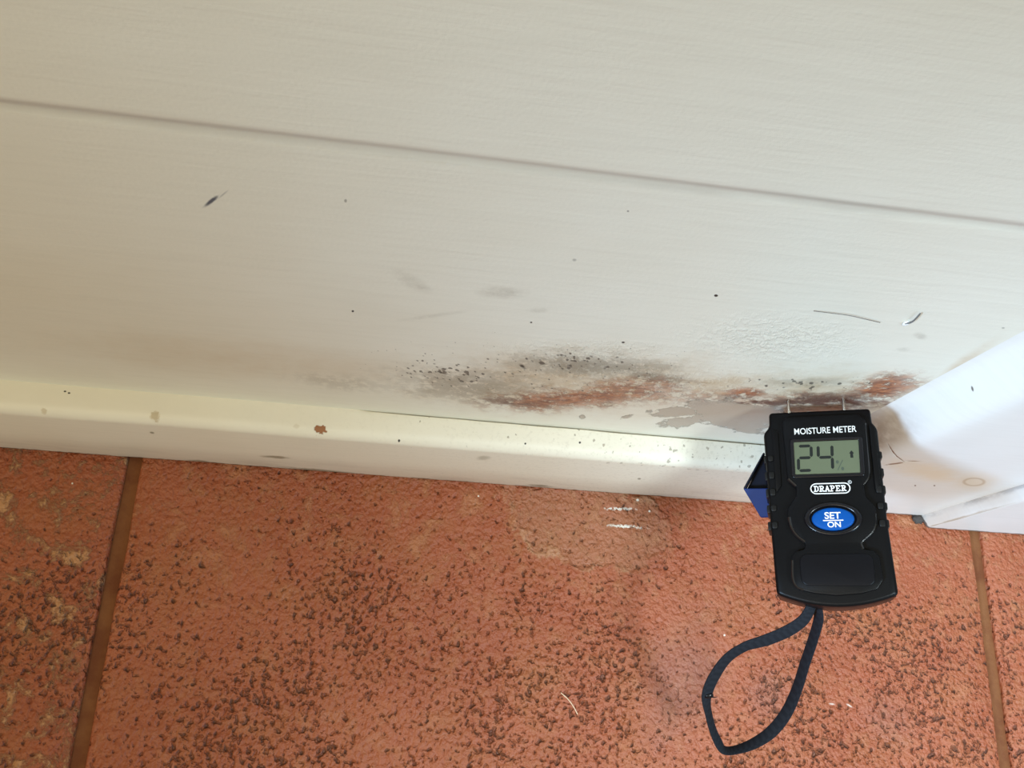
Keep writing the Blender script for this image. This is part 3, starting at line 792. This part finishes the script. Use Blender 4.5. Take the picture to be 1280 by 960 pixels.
# wrist strap: stiff webbing loop drooping from the lower end
def at_height(px, py, z): return on_plane(px, py, 2, z)
ctrl = [(1017, 744, .1130), (1013, 760, .1110), (1003, 776, .1070), (984, 789, .1015), (958, 800, .0940), (930, 809, .0865), (908, 824, .0790), (892, 847, .0700), (884, 868, .0620),
        (885, 888, .0545), (891, 912, .0465), (899, 930, .0415), (907, 938, .0395), (921, 937, .0405), (943, 929, .0450), (965, 914, .0520), (983, 891, .0610), (996, 862, .0720), (1006, 830, .0840), (1016, 800, .0950), (1023, 774, .1050), (1021, 756, .1100), (1018, 742, .1130)]
path = catmull([at_height(*c) for c in ctrl], 7)
half = [4.2, 5.0, 5.8, 6.2, 6.0, 4.6, 4.8, 5.6, 5.6, 3.6, 3.8, 4.6, 4.2, 4.4, 5.6, 6.4, 6.2, 5.4, 5.2, 5.2, 5.0, 4.6, 4.2]   # apparent half widths as the band twists
W2 = 0.0023
secs = []
nP = len(path)
for i, p in enumerate(path):
    t = (path[min(i + 1, nP - 1)] - path[max(i - 1, 0)]).normalized()
    k = i / 7.0; a = int(min(k, len(half) - 2)); hw = half[a] + (half[a + 1] - half[a]) * (k - a)
    view = (C0 - p).normalized()
    side = t.cross(view).normalized(); up = side.cross(t).normalized()
    app = 1.12 * hw * (C0 - p).dot(-FWD) / FPX
    tw = math.acos(max(0.25, min(1.0, app / W2)))
    wdir = side * math.cos(tw) + up * math.sin(tw); nrm = t.cross(wdir).normalized()
    th = 0.00042
    secs.append([p + wdir * W2 + nrm * th * .4, p + wdir * W2 * .8 + nrm * th, p - wdir * W2 * .8 + nrm * th, p - wdir * W2 + nrm * th * .4,
                 p - wdir * W2 - nrm * th * .4, p - wdir * W2 * .8 - nrm * th, p + wdir * W2 * .8 - nrm * th, p + wdir * W2 - nrm * th * .4])
inv = mw.inverted()
secs = [[inv @ q for q in s] for s in secs]
strap = loft('wrist_strap', secs, MAT['strap'], meter)
uvl = strap.data.uv_layers.new(name='UVMap')
for poly in strap.data.polygons:
    for li in poly.loop_indices:
        vi = strap.data.loops[li].vertex_index
        uvl.data[li].uv = (vi // 8 * 0.9, (vi % 8) * 1.2)
strap['label'] = 'black woven wrist strap loop'
kp = inv @ at_height(885, 869, .0620)
bm = bmesh.new(); bmesh.ops.create_icosphere(bm, subdivisions=3, radius=1.0)
for vtx in bm.verts:
    n_ = 1 + 0.22 * mnoise.noise(vtx.co * 2.3)
    vtx.co = Vector((vtx.co.x * 0.0020, vtx.co.y * 0.0012, vtx.co.z * 0.0011)) * n_ + kp
from_bm('knot', bm, MAT['gloss'], strap, True)
tube('frayed_end', [kp + Vector((0.001, -0.0004, 0.0006)), kp + Vector((0.0024, -0.0007, 0.0009)), kp + Vector((0.0036, -0.0004, 0.0007))], [0.0004, 0.0002, 0.0001], MAT['gloss'], strap)
bar = tube('strap_bar', [Vector((-0.006, -0.0005, -0.0125)), Vector((0.004, -0.0005, -0.0125))], 0.0012, MAT['black'], meter, 10)

# ------------------------------------------------------------------ small things
def wall_pt(px, py, out=0.0003):
    p = on_plane(px, py, 1, WALL_Y); return Vector((p.x, WALL_Y - out, p.z))
h1 = tube('hair', catmull([wall_pt(1017, 387.5), wall_pt(1040, 389.5, .0005), wall_pt(1062, 392, .0006), wall_pt(1082, 397, .0005), wall_pt(1100, 402, .0003)], 4), 0.0001, MAT['hair'])
tag(h1, 'thin dark hair stuck to the white wall paint above the meter', 'hair')
h2 = tube('splinter', catmull([wall_pt(1131, 402, .0006), wall_pt(1140, 398, .0010), wall_pt(1150, 388.5, .0008)], 4), [0.00026] * 5 + [0.00022] * 3 + [0.00016], MAT['splinter'])
tag(h2, 'short grey splinter stuck to the wall paint near the pier', 'splinter')
fp = wall_pt(1132.5, 402.5, .0004)
bm = bmesh.new(); bmesh.ops.create_icosphere(bm, subdivisions=2, radius=1.0)
for vtx in bm.verts: vtx.co = Vector((vtx.co.x * .0008, vtx.co.y * .0005, vtx.co.z * .0015)) * (1 + .2 * mnoise.noise(vtx.co * 2)) + fp
fk = from_bm('paint_flake', bm, MAT['chipw'], None, True)
tag(fk, 'tiny white paint flake at the lower end of the splinter', 'paint flake')
def floor_pt(px, py, z=0.0003): return at_height(px, py, z)
h3 = tube('hair', catmull([floor_pt(701, 866), floor_pt(709, 873), floor_pt(716, 882), floor_pt(722, 893)], 5), 0.00022, MAT['pale'])
tag(h3, 'short pale hair lying on the terracotta tile', 'hair')
# dirt packed into the corner between pier and architrave
bm = bmesh.new(); bmesh.ops.create_icosphere(bm, subdivisions=3, radius=1.0)
for vtx in bm.verts:
    n_ = 1 + 0.45 * mnoise.noise(vtx.co * 2.1 + Vector((3, 1, 0)))
    vtx.co = Vector((0.2622 + vtx.co.x * 0.0030 * n_, 0.0886 + vtx.co.y * 0.0022 * n_, 0.0006 + vtx.co.z * 0.0013 * n_))
dc = from_bm('dirt_clump', bm, MAT['dirt'], None, True)
tag(dc, 'dark dirt packed in the floor corner between pier and architrave', 'dirt')
